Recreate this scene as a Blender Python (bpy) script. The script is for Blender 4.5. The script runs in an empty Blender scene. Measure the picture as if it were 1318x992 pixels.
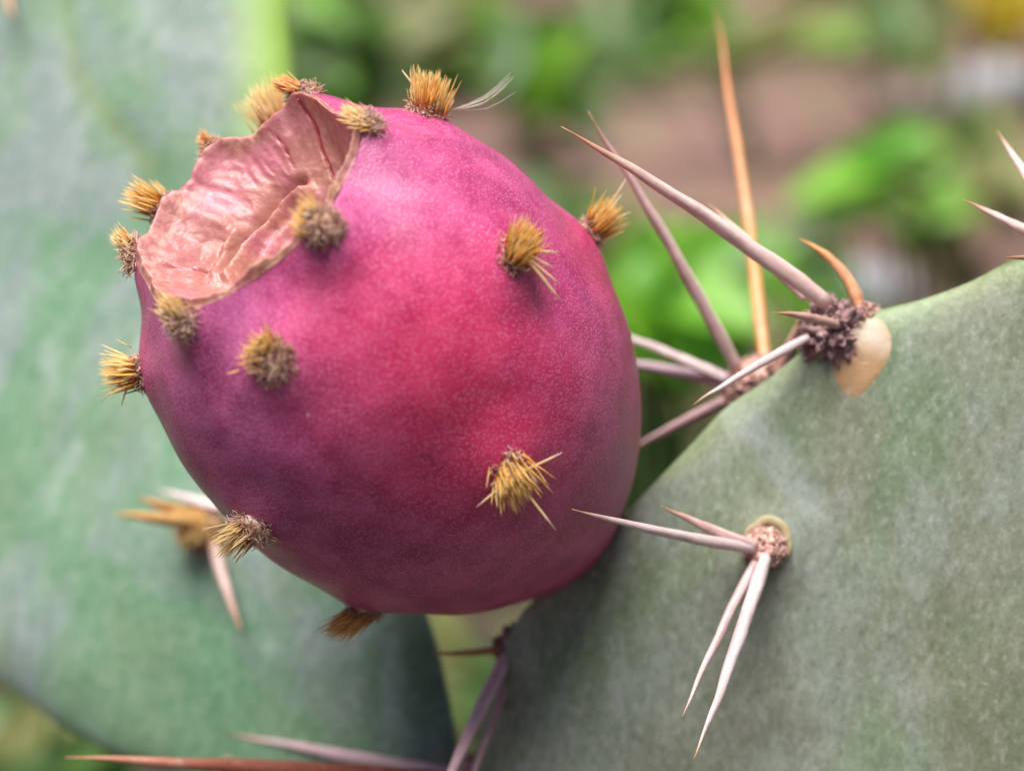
import bpy, math, random
import numpy as np
from mathutils import Vector, noise
from mathutils.bvhtree import BVHTree

random.seed(7)
R = math.radians
scene = bpy.context.scene
col = scene.collection

# ------------------------------------------------------------------ camera, sky, sun, exposure
# Everything near the fruit is measured in centimetres in a frame whose x runs right, y up the
# leaning plant and z towards the viewer; U turns that into metres.
U = 0.01
PITCH = R(20)
HEIGHT = 24.0                       # cm of the fruit above the soil
DIST = 20.0                         # cm from lens to the frame's origin
PXCM = 124.0
RIGHT = Vector((1, 0, 0))
VIEW = Vector((0, math.cos(PITCH), -math.sin(PITCH)))
UP = Vector((0, math.sin(PITCH), math.cos(PITCH)))
ORG = Vector((0, 0, HEIGHT))

def W(p):
    return (ORG + RIGHT * p[0] + UP * p[1] - VIEW * p[2]) * U

def C(px, py, z=0.0):
    """point of the local frame seen at photo position px, py, z cm in front of the origin plane"""
    k = (DIST - z) / DIST / PXCM
    return Vector(((px - 659) * k, (496 - py) * k, z))

cd = bpy.data.cameras.new('camera')
cam = bpy.data.objects.new('camera', cd)
col.objects.link(cam)
cam.location = W((0, 0, DIST))
cam.rotation_euler = (math.pi / 2 - PITCH, 0, 0)
cd.sensor_width = 36
cd.lens = 36 * DIST / (1318 / PXCM)
cd.clip_start = 0.005
cd.clip_end = 200
cd.dof.use_dof = True
cd.dof.focus_distance = (DIST - 1.3) * U
APERTURE = 0.56 * U                 # diameter of the lens opening
cd.dof.aperture_fstop = (cd.lens / 1000) / APERTURE
cd.dof.aperture_blades = 0
scene.camera = cam

SUN_EL, SUN_AZ = R(78), R(226)      # azimuth clockwise from +Y: behind the viewer, a little to the left
world = bpy.data.worlds.new('World')
scene.world = world
world.use_nodes = True
wn = world.node_tree.nodes
sky = wn.new('ShaderNodeTexSky')
sky.sky_type = 'NISHITA'
sky.sun_disc = False
sky.sun_elevation = SUN_EL
sky.sun_rotation = SUN_AZ
sky.air_density = 0.6
sky.dust_density = 1.4
sky.ozone_density = 0.5
wn['Background'].inputs[1].default_value = 0.05
world.node_tree.links.new(sky.outputs[0], wn['Background'].inputs[0])

sd = bpy.data.lights.new('sun', 'SUN')
sd.energy = 5.0
sd.angle = R(42)
sd.color = (1.0, 0.96, 0.9)
sun = bpy.data.objects.new('sun', sd)
col.objects.link(sun)
sdir = Vector((math.sin(SUN_AZ) * math.cos(SUN_EL), math.cos(SUN_AZ) * math.cos(SUN_EL), math.sin(SUN_EL)))
sun.rotation_euler = sdir.to_track_quat('Z', 'Y').to_euler()
sun.location = (0, 0, 3)

scene.view_settings.view_transform = 'Standard'
scene.view_settings.look = 'None'
scene.view_settings.gamma = 1
scene.view_settings.exposure = 0.68
scene.view_settings.use_curve_mapping = False
scene.cycles.use_denoising = True
scene.cycles.max_bounces = 8

# ------------------------------------------------------------------ materials
class NT:
    def __init__(s, name):
        s.m = bpy.data.materials.new(name)
        s.m.use_nodes = True
        s.t = s.m.node_tree
        s.b = s.t.nodes['Principled BSDF']
    def n(s, typ, ins=None, **kw):
        nd = s.t.nodes.new('ShaderNode' + typ)
        for k, v in kw.items():
            setattr(nd, k, v)
        for k, v in (ins or {}).items():
            s.set(nd, k, v)
        return nd
    def set(s, nd, k, v):
        if isinstance(v, bpy.types.NodeSocket):
            s.t.links.new(v, nd.inputs[k])
        elif isinstance(v, tuple) and len(v) == 3 and nd.inputs[k].type == 'RGBA':
            nd.inputs[k].default_value = (*v, 1)
        else:
            nd.inputs[k].default_value = v
    def p(s, **kw):
        for k, v in kw.items():
            s.set(s.b, k.replace('_', ' '), v)
    def coord(s):
        return s.n('TexCoord').outputs['Object']
    def noise(s, scale, detail=3, rough=0.55, vec=None, dist=0.0):
        return s.n('TexNoise', {'Vector': vec or s.coord(), 'Scale': scale, 'Detail': detail,
                                'Roughness': rough, 'Distortion': dist}).outputs['Fac']
    def ramp(s, fac, a, b, lo=0.0, hi=1.0):
        return s.n('MapRange', {'Value': fac, 'From Min': a, 'From Max': b, 'To Min': lo, 'To Max': hi},
                   interpolation_type='SMOOTHSTEP').outputs['Result']
    def mix(s, f, a, b, mode='MIX'):
        nd = s.n('Mix', data_type='RGBA', blend_type=mode)
        for i, v in ((0, f), (6, a), (7, b)):
            if isinstance(v, bpy.types.NodeSocket):
                s.t.links.new(v, nd.inputs[i])
            else:
                nd.inputs[i].default_value = v if not isinstance(v, tuple) else (*v, 1)
        return nd.outputs[2]
    def math(s, op, a, b=0.0):
        return s.n('Math', {0: a, 1: b}, operation=op).outputs[0]
    def attr(s, name):
        return s.n('Attribute', attribute_name=name)
    def bump(s, h, dist, strength=1.0, normal=None):
        ins = {'Height': h, 'Distance': dist, 'Strength': strength}
        if normal:
            ins['Normal'] = normal
        return s.n('Bump', ins).outputs[0]

def mat_skin():
    t = NT('fruit_skin')
    co = t.coord()
    big = t.noise(60, 4, 0.6, co, 0.6)
    mid = t.noise(260, 4, 0.62, co)
    worn = t.attr('worn').outputs['Fac']           # where the waxy bloom is rubbed off
    red = t.mix(t.ramp(mid, .3, .75), (.52, .020, .09), (.66, .038, .135))
    bloom = t.mix(t.ramp(mid, .3, .7), (.36, .034, .13), (.54, .085, .225))
    f = t.math('ADD', t.math('MULTIPLY', t.ramp(big, .3, .7), .26), t.math('MULTIPLY', worn, .85))
    c = t.mix(t.ramp(f, .2, .95), bloom, red)
    pur = t.attr('purple').outputs['Fac']  # purple bloom, with lavender highlights painted in near the scar
    c = t.mix(t.math('MULTIPLY', t.math('MULTIPLY', pur, t.ramp(big, .2, .6, .6, 1.0)), .7), c, t.mix(t.ramp(mid, .3, .7), (.27, .045, .16), (.44, .115, .29)))
    blot = t.ramp(t.noise(140, 5, 0.7, co, 1.2), .56, .72)
    c = t.mix(t.math('MULTIPLY', blot, .45), c, (.30, .012, .07))
    # pale stippling of the epidermis
    v = t.n('TexVoronoi', {'Vector': co, 'Scale': 3300.0, 'Randomness': .9}).outputs['Distance']
    spk = t.ramp(v, .15, .50, 1.0, 0.0)
    gate = t.ramp(t.noise(420, 2, .5, co), .3, .7, .55, 1)
    c = t.mix(t.math('MULTIPLY', t.math('MULTIPLY', spk, gate), .50), c, (.78, .28, .42))
    v2 = t.n('TexVoronoi', {'Vector': co, 'Scale': 420.0, 'Randomness': 1.0})
    dot = t.math('MULTIPLY', t.ramp(v2.outputs['Distance'], .03, .09, 1.0, 0.0),
                 t.ramp(t.n('SeparateColor', {0: v2.outputs['Color']}).outputs[0], .90, .91))
    c = t.mix(t.math('MULTIPLY', dot, .7), c, (.85, .62, .66))
    h = t.math('ADD', t.math('MULTIPLY', v, .5), t.math('MULTIPLY', t.noise(1500, 3, .6, co), .6))
    t.p(Base_Color=c, Roughness=t.ramp(mid, .3, .7, .36, .48), Normal=t.bump(h, .00012, .55),
        Subsurface_Weight=.10, Subsurface_Scale=.003, Sheen_Weight=.0, Sheen_Roughness=.45,
        Specular_IOR_Level=.36, Coat_Weight=.2, Coat_Roughness=.42)
    t.b.inputs['Subsurface Radius'].default_value = (1.0, .25, .3)
    t.b.inputs['Sheen Tint'].default_value = (.95, .75, .95, 1)
    return t.m

def mat_scar():
    t = NT('flower_scar')
    co = t.coord()
    n1 = t.noise(220, 5, .6, co, .8)
    n2 = t.noise(1100, 4, .6, co)
    c = t.mix(t.ramp(n1, .3, .7), (.31, .115, .088), (.43, .185, .155))
    c = t.mix(t.math('MULTIPLY', t.ramp(n2, .52, .7), .5), c, (.52, .28, .225))
    c = t.mix(t.math('MULTIPLY', t.attr('inner_shade').outputs['Fac'], .75), c, (.36, .145, .09))  # shade of the recess put into the colour, browner towards the deep spot
    lip = t.attr('lip').outputs['Fac']
    c = t.mix(lip, c, t.mix(t.ramp(n2, .4, .62), (.30, .14, .085), (.54, .31, .215)))
    pk = t.attr('pink').outputs['Fac']
    c = t.mix(t.math('MULTIPLY', pk, .55), c, (.55, .16, .26))
    crack = t.attr('crack').outputs['Fac']
    c = t.mix(crack, c, (.30, .015, .03))
    t.p(Base_Color=c, Roughness=t.ramp(n2, .3, .7, .36, .52), Normal=t.bump(t.math('ADD', t.math('MULTIPLY', n2, .35), n1), .0005, .5),
        Subsurface_Weight=.15, Subsurface_Scale=.002)
    t.b.inputs['Subsurface Radius'].default_value = (1.0, .4, .3)
    return t.m

def mat_pad(name, base, green, olive, bloomfac, seed):
    t = NT(name)
    mp = t.n('Mapping', {'Vector': t.coord(), 'Location': (seed, seed * .7, seed * .3), 'Rotation': (0, R(40), 0), 'Scale': (1.0, 1.0, .55)}).outputs[0]
    big = t.noise(24, 4, .6, mp, .8)
    mid = t.noise(75, 3, .5, mp, .6)
    fine = t.noise(520, 4, .7, mp)
    c = t.mix(t.ramp(big, .45, .56), green, base)
    c = t.mix(t.math('MULTIPLY', t.ramp(mid, .42, .62), .6), c, olive)
    c = t.mix(t.math('MULTIPLY', t.ramp(t.noise(48, 3, .5, mp, 1.5), .5, .72), bloomfac), c, (.44, .48, .50))
    c = t.mix(t.math('MULTIPLY', t.ramp(fine, .4, .75), .20), c, (.40, .44, .38))
    c = t.mix(t.math('MULTIPLY', t.ramp(fine, .62, .3), .22), c, tuple(x * .55 for x in green))
    grain = t.noise(1500, 3, .65, mp)
    c = t.mix(t.math('MULTIPLY', t.ramp(grain, .52, .72), .38), c, (.42, .45, .40))
    c = t.mix(t.math('MULTIPLY', t.ramp(grain, .48, .28), .42), c, tuple(x * .45 for x in green))
    edge = t.attr('edge').outputs['Fac']
    c = t.mix(edge, c, (.235, .39, .05))
    bruise = t.attr('bruise').outputs['Fac']
    c = t.mix(t.math('MULTIPLY', bruise, .6), c, (.09, .17, .085))
    vein = t.attr('vein').outputs['Fac']
    c = t.mix(t.math('MULTIPLY', vein, .55), c, (.17, .23, .075))
    v = t.n('TexVoronoi', {'Vector': mp, 'Scale': 420.0}).outputs['Distance']
    dot = t.ramp(v, .03, .13, 1.0, 0.0)
    c = t.mix(t.math('MULTIPLY', dot, .15), c, (.55, .57, .5))
    h = t.math('ADD', fine, t.math('MULTIPLY', t.noise(1700, 3, .6, mp), .5))
    t.p(Base_Color=c, Roughness=.48, Normal=t.bump(h, .0002, .6), Subsurface_Weight=.05,
        Subsurface_Scale=.003, Specular_IOR_Level=.4, Sheen_Weight=.1)
    t.b.inputs['Subsurface Radius'].default_value = (.5, 1.0, .3)
    return t.m

def mat_vcol(name, rough=.5, scale=900, amt=.35, bump=.0002, sss=0.0, spec=.5, dark=(.2, .12, .1), stretch=None):
    t = NT(name)
    co = t.coord()
    c0 = t.attr('tint').outputs['Color']
    n = t.noise(scale, 4, .6, co)
    c = t.mix(t.math('MULTIPLY', t.ramp(n, .5, .75), amt), c0, dark)
    c = t.mix(t.math('MULTIPLY', t.ramp(n, .5, .28), amt * .7), c, (.72, .62, .58))
    t.p(Base_Color=c, Roughness=rough, Normal=t.bump(n, bump, .6), Specular_IOR_Level=spec)
    if sss:
        t.p(Subsurface_Weight=sss, Subsurface_Scale=.001)
    return t.m

def mat_hair(name, rough=.45, trans=.25):
    t = NT(name)
    c = t.attr('tint').outputs['Color']
    t.p(Base_Color=c, Roughness=rough)
    tr = t.n('BsdfTranslucent', {'Color': c})
    mx = t.n('MixShader', {0: trans, 1: t.b.outputs[0], 2: tr.outputs[0]})
    t.t.links.new(mx.outputs[0], t.t.nodes['Material Output'].inputs[0])
    return t.m

def mat_leaf(name, a, b, trans=.35, scale=60):
    t = NT(name)
    n = t.noise(scale, 4, .6)
    rnd = t.attr('tint').outputs['Fac']
    c = t.mix(t.ramp(t.math('ADD', n, t.math('MULTIPLY', rnd, .5)), .45, 1.0), a, b)
    t.p(Base_Color=c, Roughness=.42)
    tr = t.n('BsdfTranslucent', {'Color': c})
    mx = t.n('MixShader', {0: trans, 1: t.b.outputs[0], 2: tr.outputs[0]})
    t.t.links.new(mx.outputs[0], t.t.nodes['Material Output'].inputs[0])
    return t.m

def mat_soil():
    t = NT('soil')
    co = t.coord()
    n = t.noise(7, 5, .6, co, .5)
    f = t.noise(90, 5, .65, co)
    c = t.mix(t.ramp(n, .38, .62), (.17, .095, .078), (.26, .15, .128))
    c = t.mix(t.math('MULTIPLY', t.ramp(f, .45, .7), .6), c, (.12, .08, .05))
    c = t.mix(t.math('MULTIPLY', t.ramp(t.noise(4, 4, .6, co), .52, .68), .7), c, (.13, .12, .05))
    # soil painted shade-dark round the foot of the plant, to cut bounced light
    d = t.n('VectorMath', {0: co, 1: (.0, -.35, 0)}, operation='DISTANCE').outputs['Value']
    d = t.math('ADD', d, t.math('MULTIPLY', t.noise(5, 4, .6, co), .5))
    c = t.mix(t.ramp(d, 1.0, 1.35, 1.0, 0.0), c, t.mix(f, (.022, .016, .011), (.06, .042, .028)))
    t.p(Base_Color=c, Roughness=.95, Normal=t.bump(f, .01, .8))
    return t.m

def mat_stone(name, a, b):
    t = NT(name)
    n = t.noise(70, 5, .6)
    t.p(Base_Color=t.mix(t.ramp(n, .35, .65), a, b), Roughness=.8, Normal=t.bump(n, .003, .6))
    return t.m

M = {
    'skin': mat_skin(), 'scar': mat_scar(),
    'pad_l': mat_pad('pad_glaucous', (.205, .262, .25), (.115, .25, .135), (.15, .245, .135), .5, .0),
    'pad_r': mat_pad('pad_olive', (.225, .262, .207), (.15, .205, .113), (.205, .20, .137), .35, 1.3),
    'wool': mat_vcol('areole_wool', .9, 1600, .28, .0004, dark=(.16, .07, .05)),
    'spine': mat_vcol('spine', .42, 700, .28, .00015, sss=.1, dark=(.36, .20, .17)),
    'cork': mat_vcol('cork', .75, 500, .45, .0003, dark=(.5, .28, .12)),
    'hair': mat_hair('wool_fibre', .7, .42), 'bristle': mat_hair('bristle', .4, .5),
    'soil': mat_soil(),
    'leaf': mat_leaf('leaf_bright', (.09, .30, .012), (.24, .52, .04)),
    'leaf_dark': mat_leaf('leaf_dark', (.05, .12, .025), (.12, .22, .05)),
    'leaf_olive': mat_leaf('leaf_olive', (.17, .19, .06), (.30, .31, .12)),
    'leaf_yellow': mat_leaf('leaf_yellow', (.42, .30, .015), (.55, .42, .03)),
    'leaf_dry': mat_leaf('leaf_dry', (.34, .19, .14), (.45, .27, .20), .15),
    'stone': mat_stone('stone', (.27, .26, .29), (.40, .39, .43)),
    'stone_b': mat_stone('stone_pink', (.34, .24, .22), (.46, .36, .35)),
}

# ------------------------------------------------------------------ object helpers
def thing(name, loc, label, cat, group=None):
    o = bpy.data.objects.new(name, None)
    o.empty_display_size = .01
    o.location = loc
    col.objects.link(o)
    o['label'] = label
    o['category'] = cat
    if group:
        o['group'] = group
    o_org[o.name] = Vector(loc)
    return o
o_org = {}

def root_of(o):
    while o.parent:
        o = o.parent
    return o

def mesh(name, verts, faces, mat, parent=None, smooth=True, tint=None, attrs=None, kind=None, loc=None):
    """verts in world metres; stored relative to the thing's own base"""
    org = np.array(o_org[root_of(parent).name]) if parent else np.array(loc if loc is not None else (0, 0, 0))
    v = np.asarray([tuple(p) for p in verts], dtype=float).reshape(-1, 3) - org
    me = bpy.data.meshes.new(name)
    me.from_pydata(v.tolist(), [], faces)
    if smooth:
        me.polygons.foreach_set('use_smooth', [True] * len(me.polygons))
    if tint is not None:
        a = me.attributes.new('tint', 'FLOAT_COLOR', 'POINT')
        tt = np.ones((len(v), 4)); tt[:, :3] = np.asarray(tint)
        a.data.foreach_set('color', tt.ravel())
    for k, vals in (attrs or {}).items():
        a = me.attributes.new(k, 'FLOAT', 'POINT')
        a.data.foreach_set('value', np.asarray(vals, dtype=float))
    me.materials.append(mat)
    me.update()
    o = bpy.data.objects.new(name, me)
    col.objects.link(o)
    if parent:
        o.parent = parent
    elif loc is not None:
        o.location = loc
    if kind:
        o['kind'] = kind
    return o

def frame_of(d):
    d = d.normalized()
    a = Vector((0, 0, 1)) if abs(d.z) < .9 else Vector((1, 0, 0))
    e1 = d.cross(a).normalized()
    return e1, d.cross(e1)

class Tubes:
    """tapered tubes collected into one mesh"""
    def __init__(s):
        s.v, s.f, s.c = [], [], []
    def add(s, pts, radii, cols, k=3, flat=1.0, roll=0.0):
        n = len(pts)
        base = len(s.v)
        for i, p in enumerate(pts):
            d = (pts[min(i + 1, n - 1)] - pts[max(i - 1, 0)])
            e1, e2 = frame_of(d)
            for j in range(k):
                a = 2 * math.pi * j / k + roll
                s.v.append(p + (e1 * math.cos(a) + e2 * (math.sin(a) * flat)) * radii[i])
                s.c.append(cols[i])
        for i in range(n - 1):
            for j in range(k):
                a, b = base + i * k + j, base + i * k + (j + 1) % k
                s.f.append((a, b, b + k, a + k))
        s.f.append(tuple(base + j for j in reversed(range(k))))
        s.f.append(tuple(base + (n - 1) * k + j for j in range(k)))
    def build(s, name, mat, parent, kind=None, tf=W):
        return mesh(name, [tf(p) for p in s.v], s.f, mat, parent, tint=s.c, kind=kind)

def rnd_unit():
    while True:
        v = Vector((random.uniform(-1, 1), random.uniform(-1, 1), random.uniform(-1, 1)))
        if .05 < v.length < 1:
            return v.normalized()

def lerp(a, b, t):
    return tuple(x + (y - x) * t for x, y in zip(a, b))

# ------------------------------------------------------------------ ground
def ground_pt(px, py, h=0.0):
    """world point (cm above the soil h) that lies along the sight line of photo position px, py"""
    d = C(px, py, 0) - Vector((0, 0, DIST))
    dw = RIGHT * d.x + UP * d.y - VIEW * d.z
    o = ORG - VIEW * DIST
    return (o + dw * ((h - o.z) / dw.z)) * U

def ground_h(x, y):
    return .012 * noise.noise(Vector((x * 2.2, y * 2.2, 3.1))) + .004 * noise.noise(Vector((x * 11, y * 11, 1.7)))

vs, fs = [], []
NX, NY = 150, 150
for j in range(NY):
    for i in range(NX):
        a, b = (i / (NX - 1) * 2 - 1), (j / (NY - 1))
        x = math.copysign(abs(a) ** 2.2, a) * 30
        y = -8 + 8 * b * 2 if b < .5 else (b - .5) ** 2.2 * 2 ** 2.2 * 40
        y = -6 * (1 - 2 * b) ** 2 if b < .5 else y
        vs.append((x, y, ground_h(x, y)))
for j in range(NY - 1):
    for i in range(NX - 1):
        a = j * NX + i
        fs.append((a, a + 1, a + 1 + NX, a + NX))
g = mesh('ground', vs, fs, M['soil'])
g['kind'] = 'structure'
g['label'] = 'pinkish brown bare soil behind the cactus'

# ------------------------------------------------------------------ the fruit
FA, FT, FL = 2.297, .61, 5.573                  # lean in the picture plane, lean towards the viewer, length
FC = Vector((-1.028, .05, 0))
AX = Vector((math.cos(FA) * math.cos(FT), math.sin(FA) * math.cos(FT), math.sin(FT)))
E1 = Vector((-math.sin(FA), math.cos(FA), 0))
E2 = AX.cross(E1)
KS = np.array([0, .06, .14, .26, .42, .6, .78, .9, 1.0])
KR = np.array([.86, 1.17, 1.557, 1.967, 2.276, 2.30, 2.11, 1.77, 1.29])
KM = np.gradient(KR, KS)

def f_radius(s):
    i = int(np.clip(np.searchsorted(KS, s) - 1, 0, len(KS) - 2))
    h = KS[i + 1] - KS[i]
    t = (s - KS[i]) / h
    return ((2*t**3 - 3*t**2 + 1) * KR[i] + (t**3 - 2*t**2 + t) * h * KM[i]
            + (-2*t**3 + 3*t**2) * KR[i+1] + (t**3 - t**2) * h * KM[i+1])

def ang(px, py, z=2.0):
    """angle round the fruit axis of a rim point seen at px, py"""
    top = FC + AX * (FL * .5)
    o = Vector((0, 0, DIST))
    d = C(px, py, 0) - o
    p = o + d * ((top - o).dot(AX) / d.dot(AX))
    q = p - top
    return math.atan2(q.dot(E2), q.dot(E1)), q.length

RIM_AREOLES = {'top': (395, 128), 'upper_right': (452, 178), 'right': (418, 300), 'low': (246, 398),
               'left': (166, 330), 'far_left': (200, 262), 'far': (268, 190)}
def wrapd(a, b):
    return (a - b + math.pi) % (2 * math.pi) - math.pi

def to_px(p):
    k = DIST / (DIST - p.z) * PXCM
    return 659 + p.x * k, 496 - p.y * k

def rim_fit(px, py):
    best = None
    for j in range(720):
        th = 2 * math.pi * j / 720
        p = FC + AX * (.475 * FL) + (E1 * math.cos(th) + E2 * math.sin(th)) * 1.40
        x, y = to_px(p)
        d = (x - px) ** 2 + (y - py) ** 2
        if best is None or d < best[0]:
            best = (d, th)
    return best[1]
RIM = {k: rim_fit(*v) for k, v in RIM_AREOLES.items()}
lob = sorted(RIM.values())

def rim_lobe(th):
    return max(math.exp(-(abs(wrapd(th, a)) / .27) ** 1.25) for a in lob)

def f_point(s, th):
    r = f_radius(s)
    k = max(0.0, (s - .70) / .30)
    k = k * k * (3 - 2 * k)
    L = rim_lobe(th)
    r *= 1 + .014 * math.sin(2 * th + .6) + .010 * math.sin(3 * th + 2)
    r += k * (.05 * L - .02)
    ax = (s - .5) * FL + k * (.15 * L - .10)
    p = FC + AX * ax + (E1 * math.cos(th) + E2 * math.sin(th)) * r
    return p

NS, NTH = 210, 320
base = [[f_point(i / (NS - 1), 2 * math.pi * j / NTH) for j in range(NTH)] for i in range(NS)]
flat = [p for row in base for p in row]
ffaces = [(i * NTH + j, i * NTH + (j + 1) % NTH, (i + 1) * NTH + (j + 1) % NTH, (i + 1) * NTH + j)
          for i in range(NS - 1) for j in range(NTH)]
bvh = BVHTree.FromPolygons(flat, ffaces)

def on_surface(tree, px, py):
    o = Vector((0, 0, DIST))
    d = (C(px, py, 0) - o).normalized()
    h = tree.ray_cast(o, d)
    if h[0] is not None:
        return h[0], h[1]
    best = None
    for k in range(400):
        p = o + d * (DIST - 5 + 10 * k / 400)
        q = tree.find_nearest(p)
        if best is None or q[3] < best[2]:
            best = (q[0], q[1], q[3])
    return best[0], best[1]

def outward(p, n):
    q = p - FC
    q -= AX * q.dot(AX)
    return n if n.dot(q) > 0 else -n

# photo place, cushion radius, cushion height, tuft heading (photo px), number and length of bristles, look
FA_LIST = [
    # px, py, r, h, (dx,dy) tuft heading, toward, n, length, look
    dict(at=(655, 332), r=.20, h=.13, head=(.25, -.9), out=.9, cnt=120, ln=.36, look='tuft', stray=[(50, 62), (38, 45), (48, 42), (46, 4), (40, 22)]),
    dict(at=(652, 600), r=.22, h=.13, head=(.15, .7), out=1.0, cnt=130, ln=.34, look='tuft', stray=[(55, -28), (-44, 35), (48, 62), (-40, -38)]),
    dict(at=(354, 464), r=.27, h=.12, head=(-.7, -.7), out=.6, cnt=150, ln=.15, wool=420, look='stub'),
    dict(at=(424, 304), rim='right', r=.22, h=.20, head=(-.9, -.4), out=1, cnt=100, ln=.20, wool=420, look='stub'),
    dict(at=(214, 402), rim='low', r=.17, h=.17, head=(-.3, -.8), out=1.1, cnt=50, ln=.30, look='wool'),
    dict(at=(458, 178), rim='upper_right', r=.15, h=.15, head=(-.9, .1), out=1.3, cnt=90, ln=.30, look='pale'),
    dict(at=(549, 152), r=.25, h=.12, head=(-.05, -1), out=.9, cnt=120, ln=.45, look='tuft', stray=[(-32, -40)], hairs=True),
    dict(at=(768, 296), r=.17, h=.16, head=(.35, -.9), out=.5, cnt=90, ln=.45, look='tuft', stray=[(42, -18), (30, -40), (36, -60)]),
    dict(at=(163, 484), r=.19, h=.13, head=(-1, -.2), out=.9, cnt=100, ln=.42, look='tuft', stray=[(-35, 35), (-10, 40)]),
    dict(at=(332, 672), r=.24, h=.22, head=(-1, .2), out=.6, cnt=70, ln=.42, look='wool'),
    dict(at=(470, 784), r=.20, h=.14, head=(-1, .25), out=1.5, cnt=90, ln=.50, look='tuft', back=True),
    dict(at=(400, 112), rim='top', r=.17, h=.14, head=(-1, .0), out=1.3, cnt=90, ln=.34, look='orange'),
    dict(at=(266, 190), rim='far', r=.13, h=.14, head=(-.4, -1), out=1, cnt=50, ln=.22, look='orange'),
    dict(at=(190, 268), rim='far_left', r=.17, h=.13, head=(-1, -.3), out=1.2, cnt=100, ln=.46, look='tuft'),
    dict(at=(166, 334), rim='left', r=.18, h=.15, head=(-.3, -.8), out=1, cnt=70, ln=.32, look='wool'),
    dict(at=(345, 172), r=.22, h=.14, head=(-.6, -1), out=1.6, cnt=130, ln=.62, look='pale', behind=.45),
]
for a in FA_LIST:
    p, n = on_surface(bvh, *a['at'])
    if a.get('behind'):
        # on the far flank, below the rim
        q = p - FC
        th = rim_fit(338, 160)
        p, n, _, _ = bvh.find_nearest(f_point(.93, th))
    a['p'], a['n'] = p, outward(p, n).normalized()
    if a.get('rim'):
        q = f_point(a.get('s', .98), RIM[a['rim']])
        p, n = bvh.find_nearest(q)[:2]
        a['p'], a['n'] = p, (outward(p, n) + AX * .35).normalized()

def dist_to(p, a):
    return (p - a['p']).length

pts2, worn, purple = [], [], []
PUR = [(on_surface(bvh, *q)[0], r_) for q, r_ in (((225, 470), 1.1), ((300, 610), .9), ((460, 730), .9), ((450, 235), .75), ((250, 400), .6), ((810, 600), .7))]  # purple bloom zones; those by the scar are painted highlights
RED_P = on_surface(bvh, 585, 470)[0]
RED_P2 = on_surface(bvh, 760, 330)[0]
for i in range(NS):
    s = i / (NS - 1)
    for j in range(NTH):
        p = base[i][j]
        dsp = 0.0
        nn = (p - FC); nn -= AX * nn.dot(AX); nn.normalize()
        for a in FA_LIST:
            d = dist_to(p, a)
            if d < 1.1:
                rimk = 1.5 if a.get('rim') else 1.0
                dsp += rimk * (.065 * math.exp(-(d / .38) ** 2) - .018 * math.exp(-((d - .6) / .26) ** 2))
        q = p * .9
        dsp += .016 * noise.noise(q) + .004 * noise.noise(p * 3.1)
        if s < .02:
            dsp = 0
        pts2.append(p + nn * dsp)
        purple.append(min(1.0, sum(math.exp(-((p - c_).length / r_) ** 2) for c_, r_ in PUR)))
        worn.append(max(math.exp(-((p - RED_P).length / 1.45) ** 2), .6 * math.exp(-((p - RED_P2).length / .8) ** 2)))
bvh2 = BVHTree.FromPolygons(pts2, ffaces)

fruit = thing('prickly_pear_fruit', W(base[0][0]), 'ripe magenta prickly pear fruit with sunken flower scar and orange bristle tufts', 'cactus fruit')
# close the base
cidx = len(pts2)
pts2b = pts2 + [FC + AX * (-.5 * FL - .15)]
fcl = ffaces + [(cidx, (j + 1) % NTH, j) for j in range(NTH)]
mesh('skin', [W(p) for p in pts2b], fcl, M['skin'], fruit, attrs={'worn': worn + [0], 'purple': purple + [0]})

# sunken scar of the fallen flower: lip, wrinkled bowl
rimring = pts2[(NS - 1) * NTH:]
NQ = 170
sv, lipv, crk, pinkv, inner_shade = [], [], [], [], []
ctr = FC + AX * (FL * .5 - .12)
cr_th = [(ang(372, 160)[0], .52, .97, .018), (ang(338, 170)[0], .70, .93, .010), (ang(196, 330)[0], .6, .9, .012)]
deep_th = ang(425, 250)[0]
FOLDS = [([(300, 356), (318, 330), (340, 304), (366, 275), (396, 256)], 12, .13),
         ([(292, 344), (312, 318), (334, 292), (360, 262), (386, 240)], 10, -.15),
         ([(340, 345), (362, 308), (398, 280)], 10, .08),
         ([(324, 350), (344, 316), (388, 274)], 7, -.08),
         ([(280, 356), (290, 330), (306, 300)], 8, .05), ([(262, 360), (272, 332), (284, 312)], 7, -.05),
         ([(236, 350), (262, 318), (300, 290)], 9, -.04), ([(215, 345), (250, 330)], 6, -.04)]
DEEP = (E1 * math.cos(deep_th) + E2 * math.sin(deep_th))
SIDE = AX.cross(DEEP)
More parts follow.
